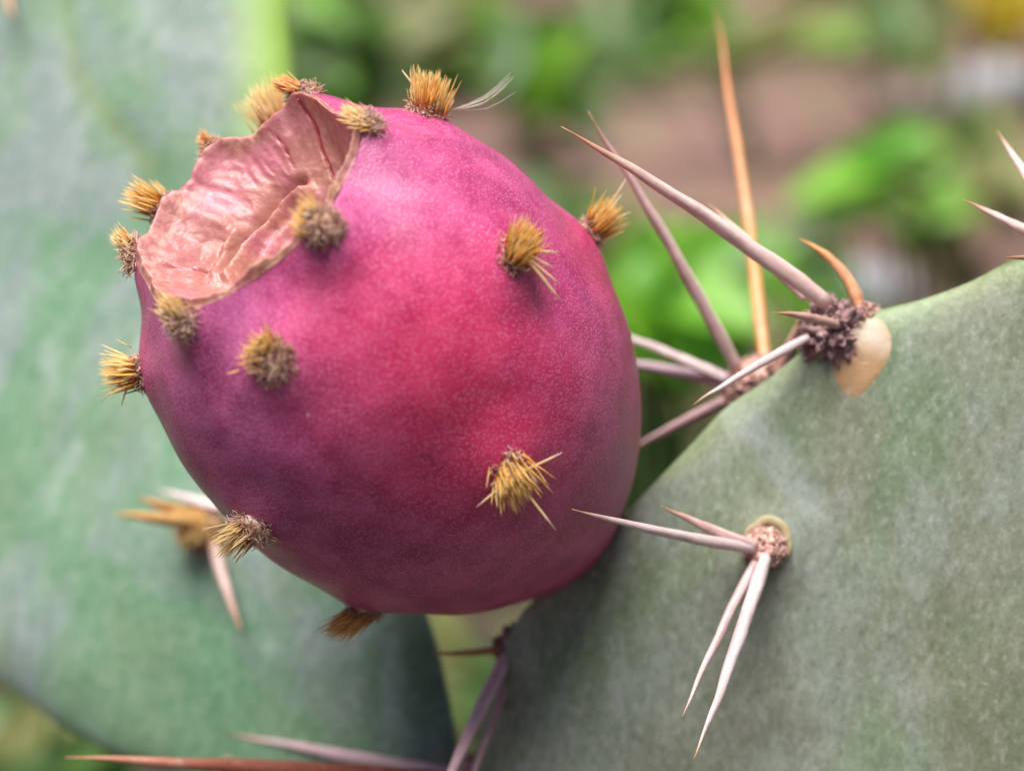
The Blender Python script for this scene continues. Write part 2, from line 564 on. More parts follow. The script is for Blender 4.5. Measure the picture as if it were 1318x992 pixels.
for i in range(NQ):
    q = 1 - i / (NQ - 1)                       # 1 at the rim, 0 in the deepest spot
    for j in range(NTH):
        th = 2 * math.pi * j / NTH
        rp = rimring[j]
        v = rp - ctr
        hgt = v.dot(AX)
        rad = v - AX * hgt
        lip = math.exp(-((q - .945) / (.036 + .014 * noise.noise(rp * 2.1))) ** 2)
        t = max(0.0, (.945 - q) / .945)
        nearw = .5 + .5 * math.cos(wrapd(th, deep_th))          # 1 on the steep near wall, 0 on the far slope
        k = 1.55 + 1.2 * nearw
        depth = -.86 * (1 - (1 - t) ** k) + (.075 + .08 * noise.noise(rp * 3.3) + .035 * noise.noise(rp * 9)) * lip
        inside = max(0.0, min(1.0, (.95 - q) / .10))
        pos = ctr + rad * q + DEEP * (.42 * (1 - q ** 1.6))     # deepest spot lies off centre
        a_, b_ = (pos - ctr).dot(DEEP), (pos - ctr).dot(SIDE)
        # wrinkles: run down the slope near the rim, wander across the floor
        u = Vector((math.cos(th) * 2.6, math.sin(th) * 2.6, q * .8))
        warp = Vector((noise.noise(Vector((a_ * 1.6, b_ * 1.6, 1))), noise.noise(Vector((a_ * 1.6, b_ * 1.6, 5))), 0))
        m1 = max(0.0, noise.noise(Vector((a_ * 1.1, b_ * 1.1, 21))) * 1.3 + .35)
        fade = max(0.0, min(1.0, (q - .45) / .30))
        w = (.5 * noise.noise(u * 1.5 + warp * .6) + .17 * (1 - 2 * abs(noise.noise(u * 3.6 + warp))) * m1
             + .06 * (1 - 2 * abs(noise.noise(u * 8.0 + warp * 2))) * m1) * .12 * fade
        w += .045 * noise.noise(Vector((a_ * 2.3 + warp.x, b_ * 2.3, 9.0)))
        w += .016 * (1 - 2 * abs(noise.noise(Vector((a_ * 6 + warp.x * 2, b_ * 6 + warp.y * 2, 3.0)))))
        w += .007 * noise.noise(Vector((a_ * 17, b_ * 17, 3.0)))
        # long folds and grooves beside the deep spot
        px_, py_ = to_px(pos + AX * (hgt * q ** 1.5 + depth))
        for (line, fw, famp) in FOLDS:
            d_ = 1e9
            for (x0, y0), (x1, y1) in zip(line, line[1:]):
                vx, vy = x1 - x0, y1 - y0
                tt = max(0, min(1, ((px_ - x0) * vx + (py_ - y0) * vy) / (vx * vx + vy * vy)))
                d_ = min(d_, math.hypot(px_ - x0 - vx * tt, py_ - y0 - vy * tt))
            w += famp * math.exp(-(d_ / fw) ** 2)
        w *= inside
        ck = 0.0
        for (ct, q0, q1, cw) in cr_th:
            wob = .05 * noise.noise(Vector((q * 9, ct, 2)))
            if q0 < q < q1:
                e = min(1, (q - q0) / .1, (q1 - q) / .05)
                ck = max(ck, e * math.exp(-(wrapd(th, ct + wob) / cw) ** 2))
        w -= .06 * ck
        p = pos + AX * (hgt * q ** 1.5 + depth + w)
        sv.append(p)
        lipv.append(max(0, min(1, (q - .85 - .04 * noise.noise(rp * 5)) / .05)) * (.75 + .5 * noise.noise(rp * 4)))
        crk.append(min(1, ck * 1.2))
        inner_shade.append(max(0.0, min(1.0, (.78 - q) / .5)) * (.35 + .65 * nearw))  # painted recess shade, strongest on the near wall
        pinkv.append(max(0.0, noise.noise(p * 2.4 + Vector((5, 5, 5))) * 1.4) + .6 * max(0.0, (q - .6) / .4) * (1 - nearw))
sf = [(i * NTH + j, i * NTH + (j + 1) % NTH, (i + 1) * NTH + (j + 1) % NTH, (i + 1) * NTH + j)
      for i in range(NQ - 1) for j in range(NTH)]
mesh('flower_scar', [W(p) for p in sv], sf, M['scar'], fruit, attrs={'lip': lipv, 'crack': crk, 'inner_shade': inner_shade, 'pink': np.clip(pinkv, 0, 1)})

YEL = [(.98, .64, .16), (.98, .73, .28), (.97, .56, .10), (.98, .82, .46)]
PALE = [(.96, .74, .38), (.96, .68, .28), (.96, .82, .54)]
ORA = [(.95, .48, .14), (.95, .56, .20), (.90, .44, .20)]
WOOLD = [(.62, .34, .22), (.72, .44, .31), (.80, .54, .42), (.88, .68, .58), (.44, .21, .13)]
WOOLL = [(.86, .58, .44), (.90, .68, .55), (.80, .50, .36), (.92, .78, .68), (.70, .42, .29)]

def areole(parent, a, scale=1.0, name='areole'):
    p, n = a['p'], a['n']
    r, h = a['r'] * scale * .78, a['h'] * scale * .75
    look = a['look']
    if a.get('hd'):
        hd = a['hd']
    else:
        hd = Vector((a['head'][0], -a['head'][1], 0)).normalized()
    t1 = (hd - n * hd.dot(n))
    t1 = t1.normalized() if t1.length > .15 else frame_of(n)[0]
    t2 = n.cross(t1)
    wool_c = WOOLL if look in ('wool', 'pale', 'orange', 'pink') else WOOLD
    # lumpy cushion
    v, f, c = [], [], []
    nr, nt = 14, 30
    lean = a.get('lean', .35)
    seedv = Vector((p.x * 3.1, p.y * 2.7, p.z))
    for i in range(nr + 1):
        ph = i / nr * (math.pi * .62)
        for j in range(nt):
            th = 2 * math.pi * j / nt
            dl = Vector((math.sin(ph) * math.cos(th), math.sin(ph) * math.sin(th), math.cos(ph)))
            b = 1 + .16 * noise.noise(dl * 2.3 + seedv) + .12 * noise.noise(dl * 6 + seedv)
            q = p - n * (.06) + (t1 * dl.x * r + t2 * dl.y * r * .9) * b + n * dl.z * h * b
            q += t1 * (lean * h * max(0, dl.z))
            v.append(q)
            c.append(lerp(random.choice(wool_c), (.5, .25, .08), .35 if dl.x > .2 else 0.0))
    for i in range(nr):
        for j in range(nt):
            f.append((i * nt + j, i * nt + (j + 1) % nt, (i + 1) * nt + (j + 1) % nt, (i + 1) * nt + j))
    part = mesh(name, [W(q) for q in v], f, M['wool'], parent, tint=c)
    # curly wool
    T = Tubes()
    for k in range(int(a.get('wool', 240))):
        ph = math.acos(random.uniform(-.1, 1))
        th = random.uniform(0, 2 * math.pi)
        dl = Vector((math.sin(ph) * math.cos(th), math.sin(ph) * math.sin(th), math.cos(ph)))
        q = p - n * .03 + t1 * (dl.x * r * .93 + lean * h * max(0, dl.z)) + t2 * dl.y * r * .84 + n * dl.z * h * .93
        d = (t1 * dl.x + t2 * dl.y + n * (dl.z + .2)).normalized()
        cc = random.choice(wool_c)
        if random.random() < .25:
            cc = lerp(cc, (.75, .58, .52), .7)
        L = random.uniform(.04, .10) * (1.3 if look == 'wool' else 1)
        pts = [q]
        for m in range(4):
            d = (d + rnd_unit() * .75).normalized()
            pts.append(pts[-1] + d * L / 3)
        rr = random.uniform(.004, .008)
        T.add(pts, [rr, rr, rr, rr * .8, rr * .5], [cc] * 5)
    T.build('wool', M['hair'], part, kind='stuff')
    return part

def bristles(part, a, scale=1.0):
    # glochids: a brush on the side of the cushion that faces the fruit's tip
    p, n = a['p'], a['n']
    r, h, L0 = a['r'] * scale * .74, a['h'] * scale * .6, a['ln'] * .78
    hd = a.get('hd') or Vector((a['head'][0], -a['head'][1], 0)).normalized()
    t1 = (hd - n * hd.dot(n))
    t1 = t1.normalized() if t1.length > .15 else frame_of(n)[0]
    t2 = n.cross(t1)
    pal = {'pale': PALE, 'orange': ORA, 'wool': PALE, 'pink': ORA}.get(a['look'], YEL)
    T = Tubes()
    for k in range(int(a['cnt'] * (2.3 if a['look'] == 'tuft' else 2.0 if a['look'] == 'stub' else 1.8))):
        x, y = {'tuft': (random.gauss(.12, .42), random.gauss(0, .45)), 'stub': (random.gauss(.62, .22), random.gauss(0, .42))}.get(a['look'], (random.gauss(.35, .28), random.gauss(0, .42)))
        q = p + t1 * (x * r) + t2 * (y * r) + n * (h * .45)
        d = (hd * a['out'] + n * .75 + t2 * (y * .5) + t1 * (x - .35) * .4 + rnd_unit() * random.choice((.12, .16, .4))).normalized()
        L = L0 * random.uniform(.35, 1.15)
        bend = rnd_unit() * .05 * L
        cc = random.choice(pal)
        tip = lerp(cc, (.98, .76, .38), random.uniform(.2, .75))
        rr = random.uniform(.006, .014) * (.8 if a['look'] == 'stub' else 1)
        T.add([q, q + d * L * .4 + bend * .6, q + d * L * .8 + bend, q + d * L + bend * 1.3],
              [rr, rr * .95, rr * .6, rr * .12], [lerp(cc, (.90, .45, .10), .4), cc, tip, tip])
    for (dx, dy) in a.get('stray', []):
        q = p + n * (h * .6) + t1 * r * .2
        e = q + Vector((dx / PXCM, -dy / PXCM, 0)) + n * .05
        cc = (.88, .66, .30)
        T.add([q, q.lerp(e, .35) + n * .02, q.lerp(e, .75) + n * .01, e], [.013, .013, .010, .004],
              [cc, cc, (.9, .74, .5), (.92, .78, .62)], k=5)
    if a.get('hairs'):
        for k in range(7):
            q = p + n * (h * .7) + Vector((.22, -.02, 0))
            e = q + Vector((.62 + .05 * random.gauss(0, 1), .38 + .05 * random.gauss(0, 1) - .05 * (k % 3), random.uniform(-.2, .1)))
            mid = q.lerp(e, .5) + Vector((.03, -.06, 0)) + rnd_unit() * .015
            T.add([q, q.lerp(mid, .5) - Vector((0, .01, 0)), mid, mid.lerp(e, .5) - Vector((0, .012, 0)), e],
                  [.005, .005, .0045, .004, .002], [(.78, .76, .66)] * 5)
    T.build('bristle_tuft', M['bristle'], part, kind='stuff')

for a in FA_LIST:
    a['p'] = bvh2.find_nearest(a['p'])[0]
    bristles(areole(fruit, a), a)

# ------------------------------------------------------------------ cactus pads
class Pad:
    def __init__(s, origin, normal, outline_px, thick, noise_seed, power=5.0):
        s.o, s.n = origin, normal.normalized()
        s.u = Vector((0, 1, 0)).cross(s.n).normalized()
        s.v = s.n.cross(s.u)
        eye = Vector((0, 0, DIST))
        pts = []
        for (px, py) in outline_px:
            d = C(px, py, 0) - eye
            p = eye + d * ((s.o - eye).dot(s.n) / d.dot(s.n))
            q = p - s.o
            pts.append((q.dot(s.u), q.dot(s.v)))
        # closed Catmull-Rom through the outline
        n = len(pts)
        dense = []
        for i in range(n):
            p0, p1, p2, p3 = (np.array(pts[(i + k) % n]) for k in (-1, 0, 1, 2))
            for m in range(24):
                t = m / 24
                dense.append(.5 * (2*p1 + (p2-p0)*t + (2*p0-5*p1+4*p2-p3)*t*t + (3*p1-p0-3*p2+p3)*t**3))
        dense = np.array(dense)
        seg = np.linalg.norm(np.roll(dense, -1, 0) - dense, axis=1)
        cum = np.concatenate([[0], np.cumsum(seg)])
        N = s.N = 420
        tt = np.linspace(0, cum[-1], N, endpoint=False)
        cl = np.vstack([dense, dense[:1]])
        s.out = np.stack([np.interp(tt, cum, cl[:, 0]), np.interp(tt, cum, cl[:, 1])], 1)
        s.c = s.out.mean(0)
        s.thick, s.seed, s.power = thick, noise_seed, power
    def build(s, bumps, marks):
        """front and back shells on rings from rim to middle"""
        N = s.N
        rings = [math.sin(math.pi / 2 * (k / 70)) for k in range(1, 71)]      # 0..1, dense near the rim
        verts, faces = [], []
        cols = {'edge': [], 'bruise': [], 'vein': []}
        def point(rho, i, side):
            q = s.c + (s.out[i] - s.c) * rho
            z = s.thick * max(0.0, 1 - rho ** s.power) ** .55 * side
            z += .16 * noise.noise(Vector((q[0] * .28, q[1] * .28, s.seed))) * (1 - rho ** 8)
            z += .035 * noise.noise(Vector((q[0] * 1.1, q[1] * 1.1, s.seed + 4))) * (1 - rho ** 8)
            p = s.o + s.u * q[0] + s.v * q[1] + s.n * z
            for (bp, amp, w) in bumps:
                d = (p - bp).length
                if d < 3 * w:
                    p = p + s.n * (side * amp * math.exp(-(d / w) ** 2))
            return p
        def mark(p, rho, side):
            m = marks(p, rho, side)
            for k in cols:
                cols[k].append(m.get(k, 0.0))
        idx = {}
        layers = [(r, 1) for r in rings[:-1]] + [(1.0, 0)] + [(r, -1) for r in reversed(rings[:-1])]
        for (rho, side) in layers:
            for i in range(N):
                p = point(rho, i, side)
                verts.append(p)
                mark(p, rho, side)
        for k in range(len(layers) - 1):
            for i in range(N):
                a, b = k * N + i, k * N + (i + 1) % N
                faces.append((a, a + N, b + N, b))
        for k, side, rev in ((0, 1, False), (len(layers) - 1, -1, True)):
            ci = len(verts)
            p = point(0.0, 0, side)
            verts.append(p)
            mark(p, 0, side)
            for i in range(N):
                t = (ci, k * N + i, k * N + (i + 1) % N)
                faces.append(t[::-1] if rev else t)
        s.verts, s.faces, s.cols = verts, faces, cols
        s.bvh = BVHTree.FromPolygons(verts, faces)
        return s

def spine(part, base, tip, r0, cb, ct, bow=(0, 0, 0), flat=.85, seed=0, tipf=.22):
    """one tapering spine from base to tip (local cm)"""
    n = 26
    T = Tubes()
    pts, rad, cc = [], [], []
    bow = Vector(bow)
    L = (tip - base).length
    e1, e2 = frame_of(tip - base)
    for i in range(n):
        t = i / (n - 1)
        wob = (e1 * noise.noise(Vector((t * 5, seed, 0))) + e2 * noise.noise(Vector((t * 5, seed, 7)))) * (.018 * L) * t * (1 - t * .5)
        pts.append(base.lerp(tip, t) + bow * (4 * t * (1 - t)) + wob)
        prof = 1.1 * (1 - t ** 2.3) ** .95 * (1 + .10 * noise.noise(Vector((t * 11, seed, 3)))) * (.86 + .14 * min(1, t / .12))
        rad.append(max(r0 * prof, .0035))
        k = max(0.0, (t - (1 - tipf)) / tipf)
        c = lerp(cb, ct, min(1, k * 1.2))
        g = 1 + .16 * noise.noise(Vector((t * 16, seed, 5)))
        cc.append(tuple(min(.9, x * g) for x in c))
    K = 18
    T.add(pts, rad, cc, k=K, flat=flat)
    for i in range(n):
        t = i / (n - 1)
        for j in range(K):
            a = 2 * math.pi * j / K
            g = noise.noise(Vector((math.cos(a) * 2.2, math.sin(a) * 2.2 + seed, t * 3))) + .6 * noise.noise(Vector((math.cos(a) * 1.2, seed * 3 + math.sin(a), t * 15)))
            m = i * K + j
            T.v[m] = T.v[m] + (T.v[m] - pts[i]) * (.10 * g)
            T.c[m] = tuple(min(.9, x * (1 + f_ * g)) for x, f_ in zip(T.c[m], (.22, .34, .34)))
    return T.build('spine', M['spine'], part)

def wool_cushion(parent, p, n, r, h, cols, count=220, lumps=.28, name='areole', fibre=.09, seed=0):
    """clump of matted wool from which the spines grow"""
    t1, t2 = frame_of(n)
    v, f, c = [], [], []
    nr, nt = 44, 80
    for i in range(nr + 1):
        ph = i / nr * (math.pi * .6)
        for j in range(nt):
            th = 2 * math.pi * j / nt
            dl = Vector((math.sin(ph) * math.cos(th), math.sin(ph) * math.sin(th), math.cos(ph)))
            sv_ = Vector((seed, seed * 2, 1))
            cell = noise.voronoi(dl * 3.0 + sv_)[0]
            b = 1 + lumps * (.55 - cell[0] * 1.3) + .08 * noise.noise(dl * 7 + sv_)
            v.append(p + (t1 * dl.x + t2 * dl.y) * r * b + n * (dl.z * h * b - .03))
            c.append(lerp(cols[int(abs(cell[0]) * 7) % len(cols)], cols[0], random.uniform(.2, .8)))
    for i in range(nr):
        for j in range(nt):
            f.append((i * nt + j, i * nt + (j + 1) % nt, (i + 1) * nt + (j + 1) % nt, (i + 1) * nt + j))
    part = mesh(name, [W(q) for q in v], f, M['wool'], parent, tint=c)
    T = Tubes()
    for k in range(count):
        ph = math.acos(random.uniform(-.15, 1))
        th = random.uniform(0, 2 * math.pi)
        dl = Vector((math.sin(ph) * math.cos(th), math.sin(ph) * math.sin(th), math.cos(ph)))
        q = p + (t1 * dl.x + t2 * dl.y) * r * .97 + n * (dl.z * h * .97 - .03)
        d = (t1 * dl.x + t2 * dl.y + n * dl.z).normalized()
        cc = lerp(random.choice(cols), (.75, .6, .58), random.random() * .35)
        pts = [q]
        for m in range(5):
            d = (d + rnd_unit() * .95).normalized()
            pts.append(pts[-1] + d * random.uniform(.5, 1.2) * fibre / 4)
        rr = random.uniform(.010, .020)
        T.add(pts, [rr, rr, rr, rr, rr * .8, rr * .5], [cc] * 6, k=4)
    T.build('wool', M['hair'], part, kind='stuff')
    return part

# ---- right pad: carries the fruit on its edge
PR_N = Vector((-.20, -.12, .97)).normalized()
PR_O = C(1010, 720, -.55)
right_outline = [(1318, 330), (1250, 362), (1185, 386), (1120, 404), (1040, 448), (985, 490), (935, 524), (895, 566),
                 (855, 608), (815, 650), (765, 700), (712, 748), (664, 800), (636, 870), (618, 940), (604, 1010),
                 (590, 1150), (620, 1400), (720, 1750), (860, 2150), (985, 2600), (1040, 3050), (1160, 3050), (1235, 2600), (1400, 2150),
                 (1650, 1750), (1830, 1400), (1900, 1050), (1870, 720), (1760, 470), (1610, 350), (1450, 308)]
padR = Pad(PR_O, PR_N, right_outline, .62, 1.0, 4.2)
padR.build([], lambda p, rho, side: {})
AR = {}
AR['A'] = on_surface(padR.bvh, 1078, 432)
AR['C'] = on_surface(padR.bvh, 986, 704)
PATCH = on_surface(padR.bvh, 1104, 462)
bump_l = [(AR['A'][0], .10, .45), (AR['C'][0], .13, .42)]
padR.build(bump_l, lambda p, rho, side: {'edge': .25 * max(0, (rho - .97) / .03) if p.y > -1 else 0})

right_pad = thing('cactus_pad', W(padR.o + padR.v * (-HEIGHT)), 'grey-green spiny cactus pad with tan corky patch, bearing the magenta fruit on its edge', 'cactus pad')
mesh('pad_body', [W(p) for p in padR.verts], padR.faces, M['pad_r'], right_pad, attrs=padR.cols)

PINK = (.80, .56, .52)
WHITE = (.60, .47, .47)
TANT = (.50, .25, .14)
ORANGE = (.72, .33, .09)
BROWN = (.40, .18, .08)
DARKWOOL = [(.26, .14, .14), (.16, .08, .08), (.38, .23, .24), (.52, .36, .36)]
PINKWOOL = [(.70, .42, .36), (.62, .35, .29), (.78, .54, .48), (.48, .25, .19)]

pA, nA = AR['A']
pA = padR.bvh.find_nearest(pA)[0]
nA = (nA + Vector((-.35, .35, .1))).normalized()
# corky tan patch below the areole
pv, pf, pc = [], [], []
pp, pn = padR.bvh.find_nearest(PATCH[0])[:2]
ax1 = Vector((-.28, -1, 0)); ax1 = (ax1 - pn * ax1.dot(pn)).normalized(); ax2 = pn.cross(ax1)
NRR, NTT = 10, 40
for i in range(NRR + 1):
    q = i / NRR
    for j in range(NTT):
        th = 2 * math.pi * j / NTT
        wob = 1 + .07 * noise.noise(Vector((math.cos(th) * 1.7, math.sin(th) * 1.2, 2)))
        x, y = math.cos(th) * .46 * q * wob - .05, math.sin(th) * .30 * q * wob * (1 - .22 * math.cos(th))
        s0 = padR.bvh.find_nearest(pp + ax1 * x + ax2 * y)
        pv.append(s0[0] + pn * (.014 * (1 - q ** 10) - .003))
        wt = max(0, min(1, (-x - .02) / .22))
        pc.append(lerp(lerp((.39, .235, .12), (.52, .42, .32), wt), (.40, .25, .10), max(0, (q - .9) / .1)))
for i in range(NRR):
    for j in range(NTT):
        pf.append((i * NTT + j, i * NTT + (j + 1) % NTT, (i + 1) * NTT + (j + 1) % NTT, (i + 1) * NTT + j))
mesh('corky_patch', [W(p) for p in pv], pf, M['cork'], right_pad, tint=pc)

A = wool_cushion(right_pad, pA + Vector((-.06, .02, 0)), nA, .33, .34, DARKWOOL, 110, .75, seed=1.3, fibre=.05)
zA = pA.z
wool2 = wool_cushion(right_pad, on_surface(padR.bvh, 1112, 406)[0], Vector((.2, .8, .5)).normalized(), .17, .16, PINKWOOL, 120, .2, seed=3.3, fibre=.07)
spine(A, C(1066, 392, zA + .20), C(722, 163, zA + 1.5), .082, PINK, TANT, (.02, .05, 0), seed=1, tipf=.35)
spine(A, C(1040, 384, zA - .05), C(911, 262, zA - .3), .062, PINK, TANT, seed=2, tipf=.3)
spine(A, C(1078, 418, zA + .35), C(996, 402, zA + .95), .045, (.50, .30, .25), TANT, (0, .02, 0), seed=4, tipf=.4)
spine(A, C(1040, 434, zA + .20), C(892, 521, zA + .75), .045, WHITE, TANT, (0, .02, 0), seed=5, tipf=.18)
spine(wool2, C(1106, 396, zA), C(1028, 308, zA - .2), .058, (.56, .26, .13), ORANGE, (.10, .07, 0), seed=3, tipf=.5)

# areole behind the rim
pB = C(968, 492, -1.35)
B = wool_cushion(right_pad, pB, Vector((-.55, .75, -.15)).normalized(), .34, .26, PINKWOOL, 200, .25, seed=5.1)
spine(B, C(951, 478, -1.2), C(757, 143, .2), .068, PINK, TANT, (.03, .02, 0), seed=6, tipf=.15)
spine(B, C(986, 482, -1.4), C(919, 12, -4.6), .074, (.54, .26, .095), (.54, .19, .06), (.05, .0, 0), seed=7, tipf=.6)
spine(B, C(938, 488, -1.2), C(770, 416, -2.6), .060, WHITE, TANT, seed=8, tipf=.15)
spine(B, C(926, 490, -1.4), C(770, 458, -3.2), .062, (.60, .44, .50), TANT, seed=9, tipf=.15)
spine(B, C(935, 514, -1.3), C(790, 590, -2.4), .056, (.60, .38, .40), TANT, seed=10, tipf=.15)
spine(B, C(1002, 486, -1.3), C(1034, 400, -.9), .062, (.55, .30, .25), BROWN, seed=11, tipf=.3)

# areole on the face, set in a small pit with a yellow-green collar
pC, nC, _, _ = padR.bvh.find_nearest(AR['C'][0])
c1, c2 = frame_of(nC)
tv, tf_, tc = [], [], []
for i in range(44):
    a = 2 * math.pi * i / 44
    for j in range(10):
        b = 2 * math.pi * j / 10
        rr = .215 + .05 * math.cos(b) + .03 * noise.noise(Vector((math.cos(a) * 1.6, math.sin(a) * 1.6, 4)))
        tv.append(pC + Vector((.02, .06, 0)) + (c1 * math.cos(a) + c2 * math.sin(a)) * rr + nC * (.026 * math.sin(b) - .012))
        tc.append(lerp((.33, .31, .16), (.42, .30, .19), .5 + .5 * noise.noise(Vector((math.cos(a) * 2, math.sin(a) * 2, 0)))))
for i in range(44):
    for j in range(10):
        tf_.append((i * 10 + j, i * 10 + (j + 1) % 10, ((i + 1) % 44) * 10 + (j + 1) % 10, ((i + 1) % 44) * 10 + j))
Cp = wool_cushion(right_pad, pC + Vector((-.02, .0, 0)), (nC + Vector((-.3, -.25, 0))).normalized(), .22, .20, PINKWOOL, 160, .18, seed=7.7, fibre=.05)
mesh('collar', [W(p) for p in tv], tf_, M['cork'], Cp, tint=tc)
zC = pC.z
spine(Cp, C(972, 706, zC + .10), C(736, 655, zC + 1.5), .055, WHITE, TANT, (0, -.03, 0), seed=12, tipf=.2)
spine(Cp, C(972, 703, zC + .12), C(850, 650, zC + .6), .055, (.62, .42, .40), TANT, (0, -.02, 0), seed=13, tipf=.35)
spine(Cp, C(972, 724, zC + .12), C(878, 922, zC + 1.1), .048, (.52, .37, .37), TANT, (-.02, .0, 0), seed=14, tipf=.12)
spine(Cp, C(986, 716, zC + .15), C(893, 977, zC + 1.5), .066, (.53, .42, .43), TANT, (.02, .0, 0), seed=15, tipf=.15)

# areole on the rim beyond the picture's right side
pD = padR.bvh.find_nearest(C(1378, 330, .2))[0]
Dp = wool_cushion(right_pad, pD, Vector((.0, .7, .6)).normalized(), .30, .28, PINKWOOL, 160, .3, seed=9.9)
spine(Dp, pD + Vector((0, .1, .1)), C(1283, 168, pD.z - .6), .065, PINK, TANT, seed=16, tipf=.2)
spine(Dp, pD + Vector((-.1, .1, .1)), C(1239, 257, pD.z + .2), .060, PINK, TANT, seed=17, tipf=.3)
spine(Dp, pD + Vector((-.1, .0, .2)), C(1294, 331, pD.z + 1.2), .040, (.45, .27, .2), BROWN, seed=18, tipf=.4)

# areoles low on the rim, below the fruit
pE = padR.bvh.find_nearest(C(642, 806, -1.9))[0]
Ep = wool_cushion(right_pad, pE, Vector((-.8, .2, .5)).normalized(), .24, .2, DARKWOOL, 140, .3, seed=2.2)
spine(Ep, pE + Vector((-.05, -.02, .1)), C(545, 1080, pE.z + 1.6), .075, (.62, .42, .45), TANT, (-.03, 0, 0), seed=19, tipf=.1)
spine(Ep, pE + Vector((.02, -.05, .05)), C(566, 1090, pE.z + 1.0), .05, (.42, .27, .26), TANT, (.05, 0, 0), seed=20, tipf=.1)
spine(Ep, pE + Vector((-.1, 0, .05)), C(553, 840, pE.z + .5), .042, (.42, .2, .08), BROWN, (0, -.02, 0), seed=21, tipf=.4)
pF = padR.bvh.find_nearest(C(606, 1004, -1.6))[0]
Fp = wool_cushion(right_pad, pF, Vector((-.8, .3, .5)).normalized(), .26, .24, PINKWOOL, 160, .3, seed=4.2)
spine(Fp, pF + Vector((-.1, 0, .1)), C(84, 974, pF.z + 1.2), .105, (.26, .07, .04), (.50, .22, .13), (0, .02, 0), seed=22, tipf=.35)
spine(Fp, pF + Vector((-.1, .05, .0)), C(292, 944, pF.z - 1.6), .075, (.64, .44, .48), TANT, seed=23, tipf=.2)

# ---- left pad: stands behind the fruit
PL_N = Vector((-.42, .20, .88)).normalized()
PL_O = C(262, 560, -4.7)
left_outline = [(366, -60), (374, 60), (384, 180), (412, 340), (458, 520), (512, 680), (556, 810), (580, 910), (592, 1000),
                (580, 1080), (548, 1140), (470, 1170), (395, 1130), (330, 1060), (230, 1000), (130, 962), (40, 905),
                (-50, 820), (-180, 640), (-280, 380), (-310, 100), (-270, -160), (-150, -370), (30, -470), (200, -430), (310, -260)]
padL = Pad(PL_O, PL_N, left_outline, .55, 6.0, 4.5)
padL.build([], lambda p, rho, side: {})
pG = on_surface(padL.bvh, 268, 680)[0]
VE = [on_surface(padL.bvh, *q)[0] for q in ((80, -60), (84, 20), (98, 100), (150, 165), (192, 215))]
BR = on_surface(padL.bvh, 200, 210)[0]

def seg_d(p):
    best = 9
    for a, b in zip(VE, VE[1:]):
        t = max(0, min(1, (p - a).dot(b - a) / (b - a).length_squared))
        best = min(best, (p - a.lerp(b, t)).length)
    return best

EDGE_TOP = Vector(C(375, 60, -3.5))
def marksL(p, rho, side):
    d = seg_d(p)
    e = max(0.0, min(1.0, (rho - .78) / .16))
    near = max(0.0, 1 - max(0.0, (EDGE_TOP.y - 1.0 - p.y)) / 2.0) if p.x > padL.o.x - .5 else 0.0
    return {'vein': math.exp(-(d / .13) ** 2), 'bruise': math.exp(-((p - BR).length / .45) ** 2), 'edge': e * near * .9}
padL.build([(pG, .12, .5)] + [(v, -.035, .22) for v in (VE[0].lerp(VE[1], .5), VE[1], VE[1].lerp(VE[2], .5), VE[2], VE[2].lerp(VE[3], .5), VE[3], VE[3].lerp(VE[4], .5))], marksL)
left_pad = thing('cactus_pad', W(padL.o + Vector((1.7, -5, 0))), 'pale blue-green cactus pad with yellow-green margin, standing behind the magenta fruit', 'cactus pad')
mesh('pad_body', [W(p) for p in padL.verts], padL.faces, M['pad_l'], left_pad, attrs=padL.cols)
# woody neck running down to the soil
T = Tubes()
top = C(490, 1120, -3.6)
topw = W(top) / U
pts = [topw + Vector((0, 0, 1.0)), topw, topw + Vector((.6, .4, -3)), topw + Vector((1.0, .6, -7)), Vector((topw.x + 1.2, topw.y + .8, -1.5))]
pp_ = []
for i in range(len(pts) - 1):
    for k in range(8):
        pp_.append(pts[i].lerp(pts[i + 1], k / 8))
pp_.append(pts[-1])
T.add(pp_, [1.05 + .25 * (i / len(pp_)) + .12 * noise.noise(Vector((i * .35, 0, 0))) for i in range(len(pp_))],
      [lerp((.25, .27, .16), (.24, .18, .12), i / len(pp_)) for i in range(len(pp_))], k=24, flat=.7)
T.build('stem', M['cork'], left_pad, tf=lambda p: p * U)

pG, nG = padL.bvh.find_nearest(pG)[:2]
if nG.z < 0:
    nG = -nG
Gp = wool_cushion(left_pad, pG, nG, .30, .26, [(.52, .32, .16), (.42, .24, .14), (.6, .42, .24)], 160, .25, seed=8.1)
zG = pG.z
a_ = dict(p=pG + nG * .15, n=nG, r=.22, h=.18, head=(.1, .3), out=.4, cnt=80, ln=.35, look='pale')
bristles(Gp, a_)
spine(Gp, C(268, 672, zG + .2), C(146, 659, zG + .9), .085, (.52, .30, .10), (.66, .36, .12), (0, -.02, 0), seed=31, tipf=.6)
spine(Gp, C(262, 668, zG + .2), C(176, 640, zG + .6), .085, (.48, .26, .08), (.46, .24, .09), seed=32, tipf=.5)
spine(Gp, C(275, 700, zG + .2), C(312, 815, zG + .8), .065, (.60, .40, .36), (.48, .24, .14), (-.02, 0, 0), seed=33, tipf=.4)
spine(Gp, C(285, 655, zG + .2), C(205, 630, zG - .1), .060, (.66, .52, .54), (.66, .5, .5), seed=34, tipf=.3)
pH = on_surface(padL.bvh, 8, -42)[0]
Hp = wool_cushion(left_pad, pH, PL_N, .26, .2, PINKWOOL, 80, .25, seed=8.6)
spine(Hp, pH + PL_N * .1, C(16, 24, pH.z + .8), .06, (.62, .42, .3), ORANGE, seed=35, tipf=.5)
pI = on_surface(padL.bvh, 300, 1002)[0]
Ip = wool_cushion(left_pad, pI, (PL_N + Vector((0, .5, 0))).normalized(), .24, .30, [(.62, .40, .24), (.55, .33, .2)], 80, .2, seed=1.6)

